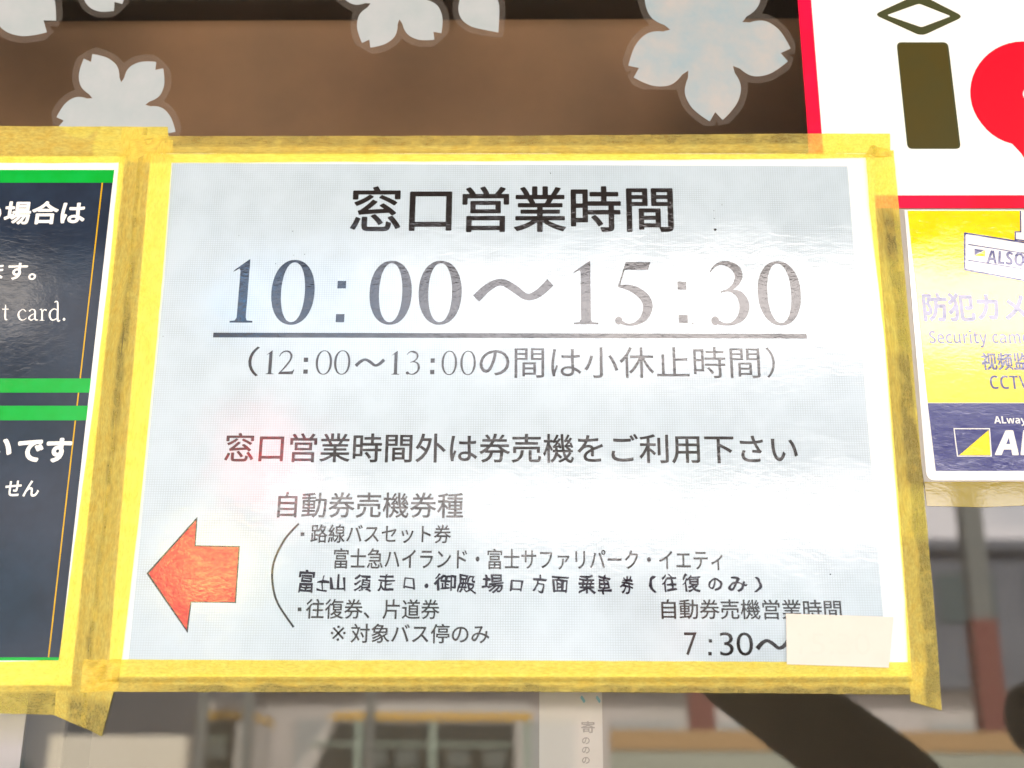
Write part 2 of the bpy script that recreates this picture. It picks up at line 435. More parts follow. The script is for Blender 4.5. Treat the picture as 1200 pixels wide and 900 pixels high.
# ------------------------------------------------------------------ the setting: ground, building with its window, street in front
def ground_mat():
    m, nt, b = new_mat('pale_concrete_ground')
    c = mix(nt, ramp(nt, nz(nt, 0.4, 5, 0.6), 0.35, 0.65), (0.29, 0.28, 0.26), (0.34, 0.325, 0.30))
    c = mix(nt, ramp(nt, nz(nt, 60, 2, 0.6), 0.3, 0.7, 0, 0.4), c, (0.36, 0.35, 0.33))
    nt.links.new(c, b.inputs['Base Color']); b.inputs['Roughness'].default_value = 0.85; return m
M['ground'] = ground_mat()
M['pave'] = plain('pale_concrete_paving', (0.40, 0.38, 0.35), 0.8, (0.34, 0.32, 0.29), 3)
g = obj('ground', [(-400, -600, 0), (400, -600, 0), (400, 200, 0), (-400, 200, 0)], [(0, 1, 2, 3)], M['ground'], loc=(0, 0, 0)); g['kind'] = 'structure'
v, f = box_vf(-9, 9, -5.4, 0.0, -0.1, 0.12)
g = obj('pavement', v, f, M['pave']); g['kind'] = 'structure'

# ticket office: walls round a window opening, dark room behind
off = thing('ticket_office', 'dark ticket office behind the window glass that carries the notices', 'building', (0, 0, 0))
WX0, WX1, WZ0, WZ1 = -1.6, 1.5, 1.05, 2.45
box('wall', -6, WX0, 0.0, 0.15, 0.12, 3.4, M['wall'], off)
box('wall', WX1, 6, 0.0, 0.15, 0.12, 3.4, M['wall'], off)
box('wall', WX0, WX1, 0.0, 0.15, 0.12, WZ0, M['wall'], off)
box('wall', WX0, WX1, 0.0, 0.15, WZ1, 3.4, M['wall'], off)
box('canopy', -6, 6, -3.47, 3.2, 3.4, 3.62, M['dark'], off)
box('room_wall', WX0 - .3, WX1 + .3, 3.0, 3.1, 0.12, 3.38, M['room'], off)
box('room_wall', WX0 - .4, WX0 - .3, 0.16, 3.0, 0.12, 3.38, M['room'], off)
box('room_wall', WX1 + .3, WX1 + .4, 0.16, 3.0, 0.12, 3.38, M['room'], off)
box('room_floor', WX0 - .3, WX1 + .3, 0.16, 3.0, 0.12, 0.16, M['room'], off)

win = thing('window', 'wide window pane the notices are taped to, mirroring the street', 'window', (0, 0.0, WZ0))
box('pane', WX0 + .04, WX1 - .04, 0.0, 0.0001, WZ0 + .04, WZ1 - .04, M['glass'], win)
# keep only the outer face of the pane so that it is one thin sheet
pane = [c for c in win.children if c.name.startswith('pane')][0]
bm = bmesh.new(); bm.from_mesh(pane.data)
bmesh.ops.delete(bm, geom=[q for q in bm.faces if abs(q.normal.y) < 0.9 or q.calc_center_median().y > 0.00005], context='FACES')
bm.to_mesh(pane.data); bm.free()
for a in ((WX0, WX1, WZ0, WZ0 + .04), (WX0, WX1, WZ1 - .04, WZ1), (WX0, WX0 + .04, WZ0 + .04, WZ1 - .04), (WX1 - .04, WX1, WZ0 + .04, WZ1 - .04)):
    box('frame', a[0], a[1], -0.012, 0.03, a[2], a[3], M['frame'], win)

# brown blind inside the window
zt, zb = P(500, 26, 0.12).z, P(500, 270, 0.12).z
bl = thing('roller_blind', 'brown cloth blind drawn down behind the flower stickers', 'blind', (0, 0.12, zb))
box('cloth', -1.0, 0.75, 0.120, 0.122, zb, zt + 0.002, M['header'], bl)
box('bottom_bar', -1.0, 0.75, 0.116, 0.128, zb - 0.016, zb - 0.0005, M['frame'], bl)
M['recess_shade'] = plain('recess_shade_brown', (0.06, 0.042, 0.028), 0.6, (0.04, 0.035, 0.02), 8)
va = box('dark_recess', -1.0, 0.75, 0.095, 0.17, zt + 0.0025, zt + 0.16, M['recess_shade'], bl, bevel=0.003)  # dark painted box standing in for the shaded interior above the blind

# papers inside the window, seen below the notice
def inner_paper(x0, x1, y0, y1, mat, label, d):
    a, b, c, e = P(x0, y0, d), P(x1, y0, d), P(x1, y1, d), P(x0, y1, d)
    X0 = (a.x + e.x) / 2; X1 = (b.x + c.x) / 2
    o = box('inner_notice', X0, X1, d, d + 0.0006, c.z, a.z, mat)
    return tag(o, label, 'notice')
pp = thing('inside_notice', 'narrow grey paper hanging inside the window below the big notice', 'notice', P(670, 1010, .03))
a, b = P(632, 770, .03), P(701, 1010, .03)
box('paper', a.x, P(706, 860, .03).x, 0.03, 0.0306, b.z, a.z, M['in_paper'], pp)
M['in_ink'] = plain('brown_ink', (0.08, 0.055, 0.04), 0.7); M['in_blue'] = plain('turquoise_ink', (0.05, 0.30, 0.38), 0.7)
lettering('寄', 681, 845, 697, 859, 0.0297, M['in_ink'], pp, 0.02)
for py in (868, 879, 891): lettering('の', 682, py - 4, 691, py + 4, 0.0297, M['in_ink'], pp, 0.02)
lettering('、', 680, 815, 686, 824, 0.0297, M['in_blue'], pp, 0.05)
lettering('、', 698, 815, 704, 824, 0.0297, M['in_blue'], pp, 0.05)
inner_paper(-60, 24, 790, 990, M['in_pink'], 'pinkish white paper inside the window at the lower left corner', 0.03)
M['post'] = plain('grey_brown_painted_post', (0.20, 0.165, 0.135), 0.6, (0.185, 0.15, 0.125), 6)
a, b = P(27, 860, .06), P(76, 860, .06)
tag(box('window_post', a.x, b.x, 0.06, 0.11, 1.09, 1.72, M['post'], bevel=0.003), 'grey brown upright post inside the glass beside the pinkish paper', 'post')

# --- street that the glass and the laminate mirror
M['steel'] = plain('grey_painted_steel', (0.17, 0.18, 0.165), 0.4); M['red_steel'] = plain('dull_red_painted_steel', (0.20, 0.065, 0.05), 0.5)
M['roof'] = plain('shelter_roof_steel', (0.14, 0.15, 0.17), 0.6)
sh = thing('bus_shelter', 'open bus shelter with grey columns on red bases across the lane', 'bus shelter', (0, -12, 0))
zr0, zr1 = R(800, 500, 12).z, R(800, 425, 12).z
zred = R(1135, 727, 12).z
for px_ in (-190, 820, 1157, 1494):
    x = R(px_, 800, 12).x
    box('column', x - .10, x + .10, -12.1, -11.9, zred, zr0, M['steel'], sh)
    box('column_base', x - .12, x + .12, -12.12, -11.88, 0.0, zred - .002, M['red_steel'], sh)
box('roof', R(330, 500, 12).x, 26, -14.5, -11.7, zr0 + .002, zr1, M['roof'], sh)

M['bld'] = plain('blue_grey_building_render', (0.17, 0.18, 0.20), 0.8, (0.13, 0.14, 0.16), 0.5)
M['bld2'] = plain('grey_building_render', (0.20, 0.205, 0.21), 0.8, (0.16, 0.165, 0.175), 0.5)
M['bld3'] = plain('brown_grey_tiled_wall', (0.10, 0.10, 0.11), 0.8, (0.075, 0.075, 0.085), 0.4)
M['bglass'] = plain('dark_teal_window_glass', (0.08, 0.11, 0.11), 0.3)
M['bred'] = plain('red_wall_sign', (0.88, 0.03, 0.035), 0.6); M['bblue'] = plain('blue_wall_sign', (0.08, 0.27, 0.55), 0.6)
def building(name, label, x0, x1, D, ztop, mat, depth=12, floors=3, cols=6):
    t = thing(name, label, 'building', ((x0 + x1) / 2, -D, 0))
    box('wall', x0, x1, -D - depth, -D, 0, ztop, mat, t)
    box('roof', x0 - .3, x1 + .3, -D - depth - .3, -D + .3, ztop + .002, ztop + .35, M['roof'], t)
    fh = ztop / floors; cw = (x1 - x0) / cols
    for i in range(floors):
        for j in range(cols):
            xa = x0 + j * cw + cw * .18; za = i * fh + fh * .3
            box('window', xa, xa + cw * .64, -D, -D + .06, za, za + fh * .48, M['bglass'], t)
    return t
X = lambda px_, D: R(px_, 700, D).x
building('station_building', 'long grey station building with dark windows beyond the shelter', X(560, 42), X(1500, 42), 42, R(900, 645, 42).z, M['bld'], cols=9)
building('office_building', 'low brown grey office block beyond the lane to the left', X(130, 50), X(548, 50), 50, R(300, 610, 50).z, M['bld3'], cols=5, floors=2)
building('corner_building', 'tall grey building close on the left of the lane', X(-700, 17), X(95, 17), 17, R(60, 180, 17).z, M['bld2'], cols=4, floors=4)
M['bld4'] = plain('pinkish_cream_render', (0.60, 0.54, 0.50), 0.8, (0.54, 0.50, 0.45), 0.6)
M['pane_pale'] = plain('pale_shutter', (0.40, 0.41, 0.39), 0.6)
wh = thing('backdrop', 'added low cream warehouse with pale shutters behind the buses', 'building', (5, -32, 0))  # block added to lighten the street mirrored below the notice
zw_ = R(700, 806, 32).z; box('wall', X(60, 32), X(1900, 32), -40, -32, 0, zw_, M['bld4'], wh)
box('roof', X(58, 32), X(1902, 32), -40.2, -31.6, zw_ + .002, zw_ + .25, M['roof'], wh)
for k in range(14):
    xx = X(120, 32) + k * 2.6; box('shutter', xx, xx + 1.7, -32, -31.93, 1.2, zw_ - .8, M['pane_pale'], wh)
# panels on poles, added only to colour and brighten the mirrored light
def street_sign(x0, x1, y0, y1, D, mat, label):
    a, b = R(x0, y0, D), R(x1, y1, D)
    t = thing('street_sign', label, 'street sign', ((a.x + b.x) / 2, -D, 0))
    box('panel', a.x, b.x, -D - .05, -D + .05, b.z, a.z, mat, t)
    xm = (a.x + b.x) / 2; box('pole', xm - .06, xm + .06, -D - .06 - .12, -D - .06, 0, a.z - .1, M['steel'], t)
    return t
street_sign(283, 338, 508, 572, 15.5, M['bred'], 'added red panel beyond the lane on the left, tinting the mirrored light')
street_sign(346, 548, 496, 560, 18, M['bblue'], 'added blue panel beyond the lane near the shelter end, tinting the mirrored light')
street_sign(255, 300, 335, 380, 19, M['bblue'], 'added blue panel high on its pole by the grey building, tinting the mirrored light')

M['buswhite'] = plain('white_bus_paint', (0.60, 0.57, 0.52), 0.4)
M['borange'] = plain('yellow_wall_sign', (0.95, 0.80, 0.30), 0.6)
street_sign(205, 296, 632, 694, 16, M['borange'], 'added bright yellow panel low beyond the lane on the left, tinting the mirrored light')  # added to mirror a yellow glare in the arrow
street_sign(-40, 42, 316, 388, 16.2, M['buswhite'], 'added pale panel high on its pole before the grey building, brightening the mirrored light')  # added to mirror a pale glare patch in the left poster
M['hoard'] = plain('pale_green_beige_hoarding', (0.40, 0.42, 0.33), 0.7, (0.36, 0.38, 0.30), 1.5)
M['orange'] = plain('orange_painted_band', (0.46, 0.29, 0.13), 0.7); M['cream'] = plain('cream_painted_wall', (0.80, 0.74, 0.60), 0.7, (0.70, 0.64, 0.50), 1)
ho = thing('hoarding', 'pale hoarding with an orange band along its top, right of the bus', 'hoarding', (3, -9, 0))
za, zb_ = R(900, 856, 9).z, R(900, 880, 9).z
box('panel', X(712, 9), X(1500, 9), -9.05, -9, 0.0, zb_ - .002, M['hoard'], ho)
box('band', X(712, 9), X(1500, 9), -9.06, -8.99, zb_, za, M['orange'], ho)
cw = thing('low_wall', 'cream wall left of the bus, bright in the sun', 'wall', (-3, -10, 0))
box('panel', X(78, 10), X(232, 10), -10.2, -10, 0, R(150, 862, 10).z, M['cream'], cw)

M['buswhite'] = plain('white_bus_paint', (0.55, 0.52, 0.47), 0.4); M['busyel'] = plain('yellow_bus_stripe', (0.75, 0.42, 0.01), 0.4)
M['busglass'] = plain('dark_bus_glass', (0.035, 0.04, 0.035), 0.12); M['busgreen'] = plain('pale_green_bus_trim', (0.34, 0.42, 0.34), 0.5); M['tyre'] = plain('black_tyre', (0.02, 0.02, 0.02), 0.9)
M['curtain'] = plain('pale_curtain', (0.12, 0.14, 0.125), 0.8)
def bus(label, D, xl, xr, group):
    """side view in px at distance D: sloped windscreen at the left end"""
    t = thing('bus', label, 'bus', ((R(xl, 850, D).x + R(xr, 850, D).x) / 2, -D, 0), group=group)
    Z = lambda py: R(480, py, D).z
    XX = lambda px_: R(px_, 850, D).x
    def prism(name, pts, y0, y1, mat):
        n = len(pts); V = [(x, y0, z) for x, z in pts] + [(x, y1, z) for x, z in pts]
        F_ = [tuple(range(n)), tuple(reversed(range(n, 2 * n)))] + [((i + 1) % n, i, i + n, (i + 1) % n + n) for i in range(n)]
        o = obj(name, V, F_, mat, t)
        bm = bmesh.new(); bm.from_mesh(o.data); bmesh.ops.recalc_face_normals(bm, faces=bm.faces[:]); bm.to_mesh(o.data); bm.free(); return o
    L, Rr = XX(xl), XX(xr); zt_, zs, zw = Z(823), Z(836), Z(843)
    slope = 1.4
    prism('body', [(L - .2, .35), (Rr, .35), (Rr, zt_ - .05), (Rr - .12, zt_), (L + slope, zt_), (L + slope - .5, zt_ - .18), (L - .1, 1.5)], -D - 2.3, -D, M['buswhite'])
    prism('stripe', [(L + slope - .6, zw), (Rr + .01, zw), (Rr + .01, zs), (L + slope - .4, zs)], -D - 2.31, -D + .012, M['busyel'])
    prism('side_glass', [(L + .35, 1.45), (Rr - .25, 1.45), (Rr - .25, zw - .04), (L + slope - .45, zw - .04)], -D - 2.0, -D + .015, M['busglass'])
    for k, fx in enumerate((0.33, 0.62, 0.985)):
        xx = L + (Rr - L) * fx; box('window_post', xx - .05, xx + .05, -D + .016, -D + .03, 1.3, zw - .03, M['busgreen'], t)
    box('window_rail', L + .6, Rr - .3, -D + .016, -D + .028, zw - .40, zw - .36, M['busgreen'], t)
    for fx in (0.40, 0.52, 0.72, 0.86):
        xx = L + (Rr - L) * fx; box('seat', xx - .17, xx + .17, -D + .004, -D + .0155 + .004, zw - .72, zw - .46, M['curtain'], t, bevel=.0)
    for fx in (0.22, 0.82):
        xx = L + (Rr - L) * fx
        bm = bmesh.new(); bmesh.ops.create_cone(bm, cap_ends=True, segments=24, radius1=.42, radius2=.42, depth=.26, matrix=Matrix.Translation((xx, -D - .05, .42)) @ Matrix.Rotation(math.pi / 2, 4, 'X'))
        bm.verts.index_update(); V = [tuple(q.co) for q in bm.verts]; F_ = [[w.index for w in q.verts] for q in bm.faces]; bm.free()
        obj('wheel', V, F_, M['tyre'], t)
    return t
bus('white minibus with a yellow stripe under its roof, mirrored below the notice', 20, 322, 622, 'minibuses waiting across the lane')
bus('second white minibus further left behind the first one', 24, 40, 292, 'minibuses waiting across the lane')

# people in dark clothes in front of the window (only their mirror images show)
M['coat'] = plain('black_coat_cloth', (0.012, 0.012, 0.014), 0.9); M['skin'] = plain('skin', (0.45, 0.28, 0.2), 0.5); M['hair'] = plain('black_hair', (0.012, 0.01, 0.009), 0.6)
def skin_mesh(name, joints, edges, mat, parent, sub=2):
    me = bpy.data.meshes.new(name); me.from_pydata([tuple(Vector(j[:3]) - parent.location) for j in joints], edges, [])
    o = bpy.data.objects.new(name, me); COL.objects.link(o)
    o.modifiers.new('s', 'SKIN'); ss = o.modifiers.new('u', 'SUBSURF'); ss.levels = sub; ss.render_levels = sub
    for i, j in enumerate(joints):
        r = j[3]; me.skin_vertices[0].data[i].radius = (r if not isinstance(r, tuple) else r[0], r if not isinstance(r, tuple) else r[1])
        me.skin_vertices[0].data[i].use_root = (i == 0)
    dg = bpy.context.evaluated_depsgraph_get(); m2 = bpy.data.meshes.new_from_object(o.evaluated_get(dg))
    bpy.data.objects.remove(o); m2.name = name; m2.materials.clear(); m2.materials.append(mat)
    m2.polygons.foreach_set('use_smooth', [True] * len(m2.polygons))
    o = bpy.data.objects.new(name, m2); COL.objects.link(o); o.parent = parent; return o
def person(label, bx, by, h, right_arm, left_arm, face=1):
    """right_arm/left_arm: elbow, wrist, fingertip direction (world offsets from the base point)"""
    t = thing('person', label, 'person', (bx, by, 0.12)); s = h / 1.75
    B = lambda x, y, z, r: (bx + x * s, by + y * s, 0.12 + z * s, r if isinstance(r, tuple) else r * s)
    j = [B(0, 0, 1.00, .15), B(0, 0, 1.22, .155), B(0, 0, 1.40, .135), B(0, 0, 1.50, .065), B(0, .01, 1.56, .06),
         B(.17, 0, 1.42, .075), B(-.17, 0, 1.42, .075), B(.10, 0, .93, .105), B(.11, 0, .50, .075), B(.11, 0, .10, .05), B(-.10, 0, .93, .105), B(-.11, 0, .50, .075), B(-.11, 0, .10, .05),
         B(.11, .16, .04, .04), B(-.11, .16, .04, .04)]
    e = [(0, 1), (1, 2), (2, 3), (3, 4), (2, 5), (2, 6), (0, 7), (7, 8), (8, 9), (0, 10), (10, 11), (11, 12), (9, 13), (12, 14)]
    for k, arm in ((5, right_arm), (6, left_arm)):
        n = len(j); j += [(*arm[0], arm[2] if len(arm) > 2 else .055), (*arm[1], .052 if len(arm) > 2 else .042)]; e += [(k, n), (n, n + 1)]
    skin_mesh('body', j, e, M['coat'], t)
    hd = [B(0, .01, 1.55, .055), B(0, .02, 1.62, .078), B(0, .015, 1.69, .088)]
    skin_mesh('head', hd, [(0, 1), (1, 2)], M['skin'], t)
    skin_mesh('hair', [B(0, -.03, 1.60, .085), B(0, -.02, 1.68, .102), B(0, -.005, 1.74, .085)], [(0, 1), (1, 2)], M['hair'], t)
    skin_mesh('nose', [B(0, .095, 1.655, .012), B(0, .115, 1.625, .014)], [(0, 1)], M['skin'], t, 1)
    for arm in (right_arm, left_arm):
        w = Vector(arm[1]); d = (Vector(arm[1]) - Vector(arm[0])).normalized(); side = d.cross(Vector((0, 1, 0))).normalized()
        jj = [(*w, .03), (*(w + d * .08), .036)]; ee = [(0, 1)]
        for q in range(4):
            b0 = w + d * .085 + side * (q - 1.5) * .02; n = len(jj)
            L = (.065, .075, .07, .055)[q]
            jj += [(*(b0 + d * L * .5), .010), (*(b0 + d * L + Vector((0, .02, 0))), .008)]; ee += [(1, n), (n, n + 1)]
        n = len(jj); jj += [(*(w + d * .04 + side * .045), .012), (*(w + d * .075 + side * .06), .010)]; ee += [(0, n), (n, n + 1)]
        skin_mesh('hand', jj, ee, M['skin'], t)
    return t
e1 = R(1100, 955, 1.0); w1 = R(812, 752, 0.97)
person('person in a black coat close to the glass with one forearm raised', 0.34, -1.10, 1.28, (tuple(e1), tuple(w1), .068), ((.16, -1.2, 1.0), (.20, -1.05, 0.86)))
person('person in a black coat standing back from the glass on the right', R(1252, 850, 1.25).x, -1.25, 1.60, ((1.08, -1.3, 1.22), (1.04, -1.2, 1.0)), ((0.50, -1.3, 1.24), (0.48, -1.2, 1.02)))

# ------------------------------------------------------------------ things on the glass
# upper right sign
Y_SIGN = -0.0012
sg = thing('sign', 'white sign with red border, olive rod and red balloon at the upper right', 'sign', P(1100, 243, 0))
plate('face', [[(925, -260), (1450, -260), (1450, 240), (962, 240)]], Y_SIGN, 0.0008, M['board_white'], sg)
xa, xb = P(935, 0, Y_SIGN), P(950.5, 0, Y_SIGN)
zb1, zb0 = P(1100, 229, Y_SIGN).z, P(1100, 243.5, Y_SIGN).z
ztop = P(948, -260, Y_SIGN).z
box('border', xa.x, xb.x, Y_SIGN - .00008, Y_SIGN + .0009, zb0, ztop, M['board_red'], sg)
box('border', xb.x, 0.62, Y_SIGN - .00009, Y_SIGN + .0009, zb0, zb1, M['board_red'], sg)
Y2 = Y_SIGN - .00010
cd = [(1024, 17), (1077, -7.5), (1129.5, 19.5), (1080, 42.5)]
ci = [(1039, 17.8), (1077, 4.2), (1114.5, 19), (1080, 32.0)]
plate('diamond', [rrect(cd, 8), rrect(ci, 3)], Y2, 0.00005, M['olive_edge'], sg)
plate('rod_outline', [rrect([(1050.5, 49.5), (1111, 49.5), (1126, 174.5), (1063.5, 174.5)], 6)], Y2, 0.00005, M['olive_edge'], sg)
plate('rod', [rrect([(1052, 51), (1109, 51), (1123.7, 173), (1065, 173)], 5)], Y2 - .00005, 0.00004, M['olive'], sg)
bal = [(1199 + 62 * math.cos(t), 108 + 58 * math.sin(t)) for t in [math.radians(a) for a in range(120, 400, 8)]]
bal = [(1199 + 62 * math.cos(math.radians(a)), 108 + 59.5 * math.sin(math.radians(a)) + (6 if math.sin(math.radians(a)) > .6 else 0) * (math.sin(math.radians(a)) - .6)) for a in range(94, 446, 8)]
bal = [(1203, 190), (1197, 180)] + bal[1:] + [(1212, 186)]
plate('balloon', [bal], Y2, 0.00005, M['balloon_red'], sg)
hl = [(1203 + 4.5 * math.cos(a / 8 * math.pi), 110 + 6 * math.sin(a / 8 * math.pi)) for a in range(16)]
plate('balloon_highlight', [hl], Y2 - .00005, 0.00004, M['board_white'], sg)

# flower stickers on the glass
def petal_pts(cx_, cy_, Rr, ang, wide=1.0):
    """outline of one notched cherry petal, centre at (cx_,cy_)px, pointing along ang (deg, image up)"""
    prof = [(0.0, 0.0), (0.20, 0.135), (0.36, 0.235), (0.46, 0.275), (0.58, 0.30), (0.70, 0.292), (0.82, 0.245), (0.92, 0.165), (1.0, 0.075), (0.885, 0.0)]
    pts = [(r, w * wide) for r, w in prof] + [(r, -w * wide) for r, w in reversed(prof[1:-1])]
    up = [p for p in prof]; sm = catmull([(a, b * wide) for a, b in prof[:9]], 3) + [(0.885, 0.012)]
    lo = [(a, -b) for a, b in reversed(sm[1:-1])]
    c, s = math.cos(math.radians(ang)), math.sin(math.radians(ang))
    return [(cx_ + Rr * (r * c - w * s), cy_ - Rr * (r * s + w * c)) for r, w in sm + lo]

def in_poly(x, y, poly):
    r = False; j = len(poly) - 1
    for i in range(len(poly)):
        if (poly[i][1] > y) != (poly[j][1] > y) and x < (poly[j][0] - poly[i][0]) * (y - poly[i][1]) / (poly[j][1] - poly[i][1]) + poly[i][0]: r = not r
        j = i
    return r

def flower_outline(cx_, cy_, Rr, a0, n=5):
    out = []
    prof = [(0.43, 0.262), (0.50, 0.305), (0.60, 0.335), (0.70, 0.325), (0.82, 0.268), (0.92, 0.175), (1.0, 0.078)]
    sm = catmull(prof, 4)
    # first point lies on the joint between two petals (36 degrees off)
    k = 0.43 / math.cos(math.radians(36)) if False else None
    for i in range(n):
        ang = math.radians(a0 + 72 * i)
        jr = 0.455
        loc = [(jr * math.cos(math.radians(36)), -jr * math.sin(math.radians(36)))] + [(r, -w) for r, w in sm[2:]] + [(0.895, 0.0)] + [(r, w) for r, w in reversed(sm[2:])]
        c, s = math.cos(ang), math.sin(ang)
        out += [(cx_ + Rr * (x * c - y * s), cy_ - Rr * (x * s + y * c)) for x, y in loc]
    return out

def grow(poly, d, cx_, cy_):
    """offset of a star-shaped outline: normals averaged, notches closed"""
    hull = []
    n = len(poly)
    for i in range(n):
        ax, ay = poly[i - 1]; bx_, by_ = poly[(i + 1) % n]
        tx, ty = bx_ - ax, by_ - ay; L = math.hypot(tx, ty) or 1
        nx, ny = ty / L, -tx / L
        px_, py_ = poly[i]
        if (px_ - cx_) * nx + (py_ - cy_) * ny < 0 and False: nx, ny = -nx, -ny
        hull.append((px_ + nx * d, py_ + ny * d))
    return hull

def flower(cx_, cy_, Rr, a0, label, mat, group='cherry blossom stickers on the glass'):
    t = thing('flower_sticker', label, 'sticker', P(cx_, cy_ + Rr, 0), group)
    o = flower_outline(cx_, cy_, Rr, a0)
    ar = sum(o[i][0] * o[(i + 1) % len(o)][1] - o[(i + 1) % len(o)][0] * o[i][1] for i in range(len(o)))
    d = 8.0 if ar > 0 else -8.0
    gpts = grow(o, d, cx_, cy_)
    # drop points that fell inside the original outline's reach (at notches and joints)
    keep = [q for q in gpts if min(math.hypot(q[0] - p[0], q[1] - p[1]) for p in o) > abs(d) * 0.86 and not in_poly(q[0], q[1], o)]
    plate('clear_margin', [keep], -0.00012, 0.0, M['margin'], t)
    plate('petals', [o], -0.00030, 0.00012, mat, t)
    return t

def lone_petal(cx_, cy_, Rr, ang, label, wide=1.15):
    t = thing('petal_sticker', label, 'sticker', P(cx_, cy_ + Rr, 0), 'cherry blossom stickers on the glass')
    o = petal_pts(cx_, cy_, Rr, ang, wide)
    ar = sum(o[i][0] * o[(i + 1) % len(o)][1] - o[(i + 1) % len(o)][0] * o[i][1] for i in range(len(o)))
    d = 7.0 if ar > 0 else -7.0
    g_ = grow(o, d, 0, 0); keep = [q for q in g_ if min(math.hypot(q[0] - p[0], q[1] - p[1]) for p in o) > abs(d) * 0.86 and not in_poly(q[0], q[1], o)]
    plate('clear_margin', [keep], -0.00012, 0.0, M['margin'], t)
    plate('petals', [o], -0.00030, 0.00012, M['petal'], t); return t

flower(138, 129, 72, 47, 'white flower sticker rising behind the tape at the left', M['petal'])
flower(464, -10, 72, 241, 'white flower sticker cut off by the top edge, left of the lone petal', M['petal'])
flower(829, 44, 98, 60, 'largest flower sticker, white and clouded blue, beside the red bordered sign', M['petal_warm'])
flower(-28, -38, 112, -38, 'white flower sticker cut off by the top left corner', M['petal'])
lone_petal(584, 38, 62, 128, 'single white petal sticker right of the cut off flower', 1.3)
lone_petal(96, -42, 66, -50, 'white petal sticker just peeping in at the top, above the tape flower', 1.3)

# security camera sticker (right)
YS = -0.0006
ss_ = thing('security_sticker', 'yellow and navy security camera sticker under the red bordered sign', 'sticker', P(1150, 562, 0))
plate('backing', [rrect([(1060, 246), (1420, 246), (1420, 563), (1086, 563)], [0, 0, 0, 11])], YS, 0.0005, M['st_white'], ss_)
plate('clear_margin', [[(1046, 244.5), (1420, 244.5), (1420, 567), (1083, 567), (1070, 470), (1063, 400)]], YS + .0004, 0.0, M['clear_edge'], ss_)
plate('yellow_field', [[(1063.5, 247), (1420, 247), (1420, 472), (1087, 472)]], YS - .00006, 0.00004, M['st_yellow'], ss_)
plate('navy_field', [[(1087, 472.5), (1420, 472.5), (1420, 552), (1096.5, 552)]], YS - .00006, 0.00004, M['st_navy'], ss_)
YS2 = YS - .00012
plate('camera_outline', [rrect([(1129.5, 272), (1230, 288), (1236, 336), (1129.5, 317)], 2)], YS2, 0.00004, M['st_navy'], ss_)
plate('camera_mount_outline', [[(1195, 247.2), (1225, 247.2), (1225, 286), (1189, 281.5), (1189, 271), (1195.5, 271)]], YS2 + .00002, 0.00004, M['st_navy'], ss_)
plate('camera_mount', [[(1196.5, 247.3), (1223, 247.3), (1223, 284), (1190.5, 280), (1190.5, 272.4), (1197, 272.4)]], YS2 - .00002, 0.00001, M['st_white'], ss_)
plate('camera_body', [rrect([(1131.5, 274.2), (1228, 289.8), (1234, 334), (1131.5, 315)], 2)], YS2 - .00006, 0.00004, M['st_white'], ss_)
YS3 = YS2 - .00011
for ya in (285.8, 304.3):
    plate('camera_line', [[(1134.5, ya), (1226, ya + 14.5), (1226, ya + 15.7), (1134.5, ya + 1.3)]], YS3, 0.00003, M['st_navy'], ss_)
plate('emblem', [[(1142, 291.5), (1154, 293), (1142, 299)]], YS3, 0.00003, M['st_navy'], ss_)
plate('emblem_half', [[(1154.4, 293.2), (1154.4, 300.8), (1142.4, 299.4)]], YS3, 0.00003, M['st_yellow'], ss_)
lettering('𝘼𝙇𝙎𝙊𝙆', 1155.5, 295, 1214, 311, YS3, M['st_navy'], ss_, 0.01, shear=-0.11)
YL = YS - .00010
lettering('防犯カメラ', 1081, 343, 1234, 377, YL, M['st_navy'], ss_, 0.035)
lettering('𝗦𝗲𝗰𝘂𝗿𝗶𝘁𝘆 𝗰𝗮𝗺𝗲𝗿𝗮', 1089, 387, 1224, 407.5, YL, M['st_navy'], ss_, -0.004)
lettering('视频监控', 1150, 413, 1224, 434, YL, M['st_navy'], ss_, 0.03)
lettering('𝗖𝗖𝗧𝗩', 1160, 440, 1206, 456, YL, M['st_navy'], ss_, -0.012)
lettering('𝗔𝗟𝘄𝗮𝘆𝘀', 1165, 488, 1208, 499, YL, M['st_white'], ss_)
plate('emblem_frame', [[(1117.3, 501.8), (1160, 501.8), (1162.5, 535), (1121.5, 535)], [(1118.6, 503), (1159, 503), (1161, 534), (1122.6, 534)]], YL, 0.00003, M['st_white'], ss_)
plate('emblem_half', [[(1158.5, 504), (1161, 533.5), (1124, 533.5)]], YL - .00004, 0.00003, M['st_yellow'], ss_)
lettering('𝘼𝙇𝙎𝙊𝙆', 1164, 504, 1300, 534, YL, M['st_white'], ss_, 0.02)
# glossy yellowed strip under the sticker
M['old_tape'] = film_mat('glossy_yellowed_film', (0.27, 0.20, 0.012), ior=1.7, amount=0.3, crough=0.02)
st_ = plate('yellowed_strip', [[(1083, 564.5), (1420, 564.5), (1420, 592), (1200, 592.5), (1150, 594.5), (1086, 593)]], -0.0004, 0.0003, M['old_tape'], None)
tag(st_, 'glossy yellowed strip of film along the foot of the security sticker', 'film strip')

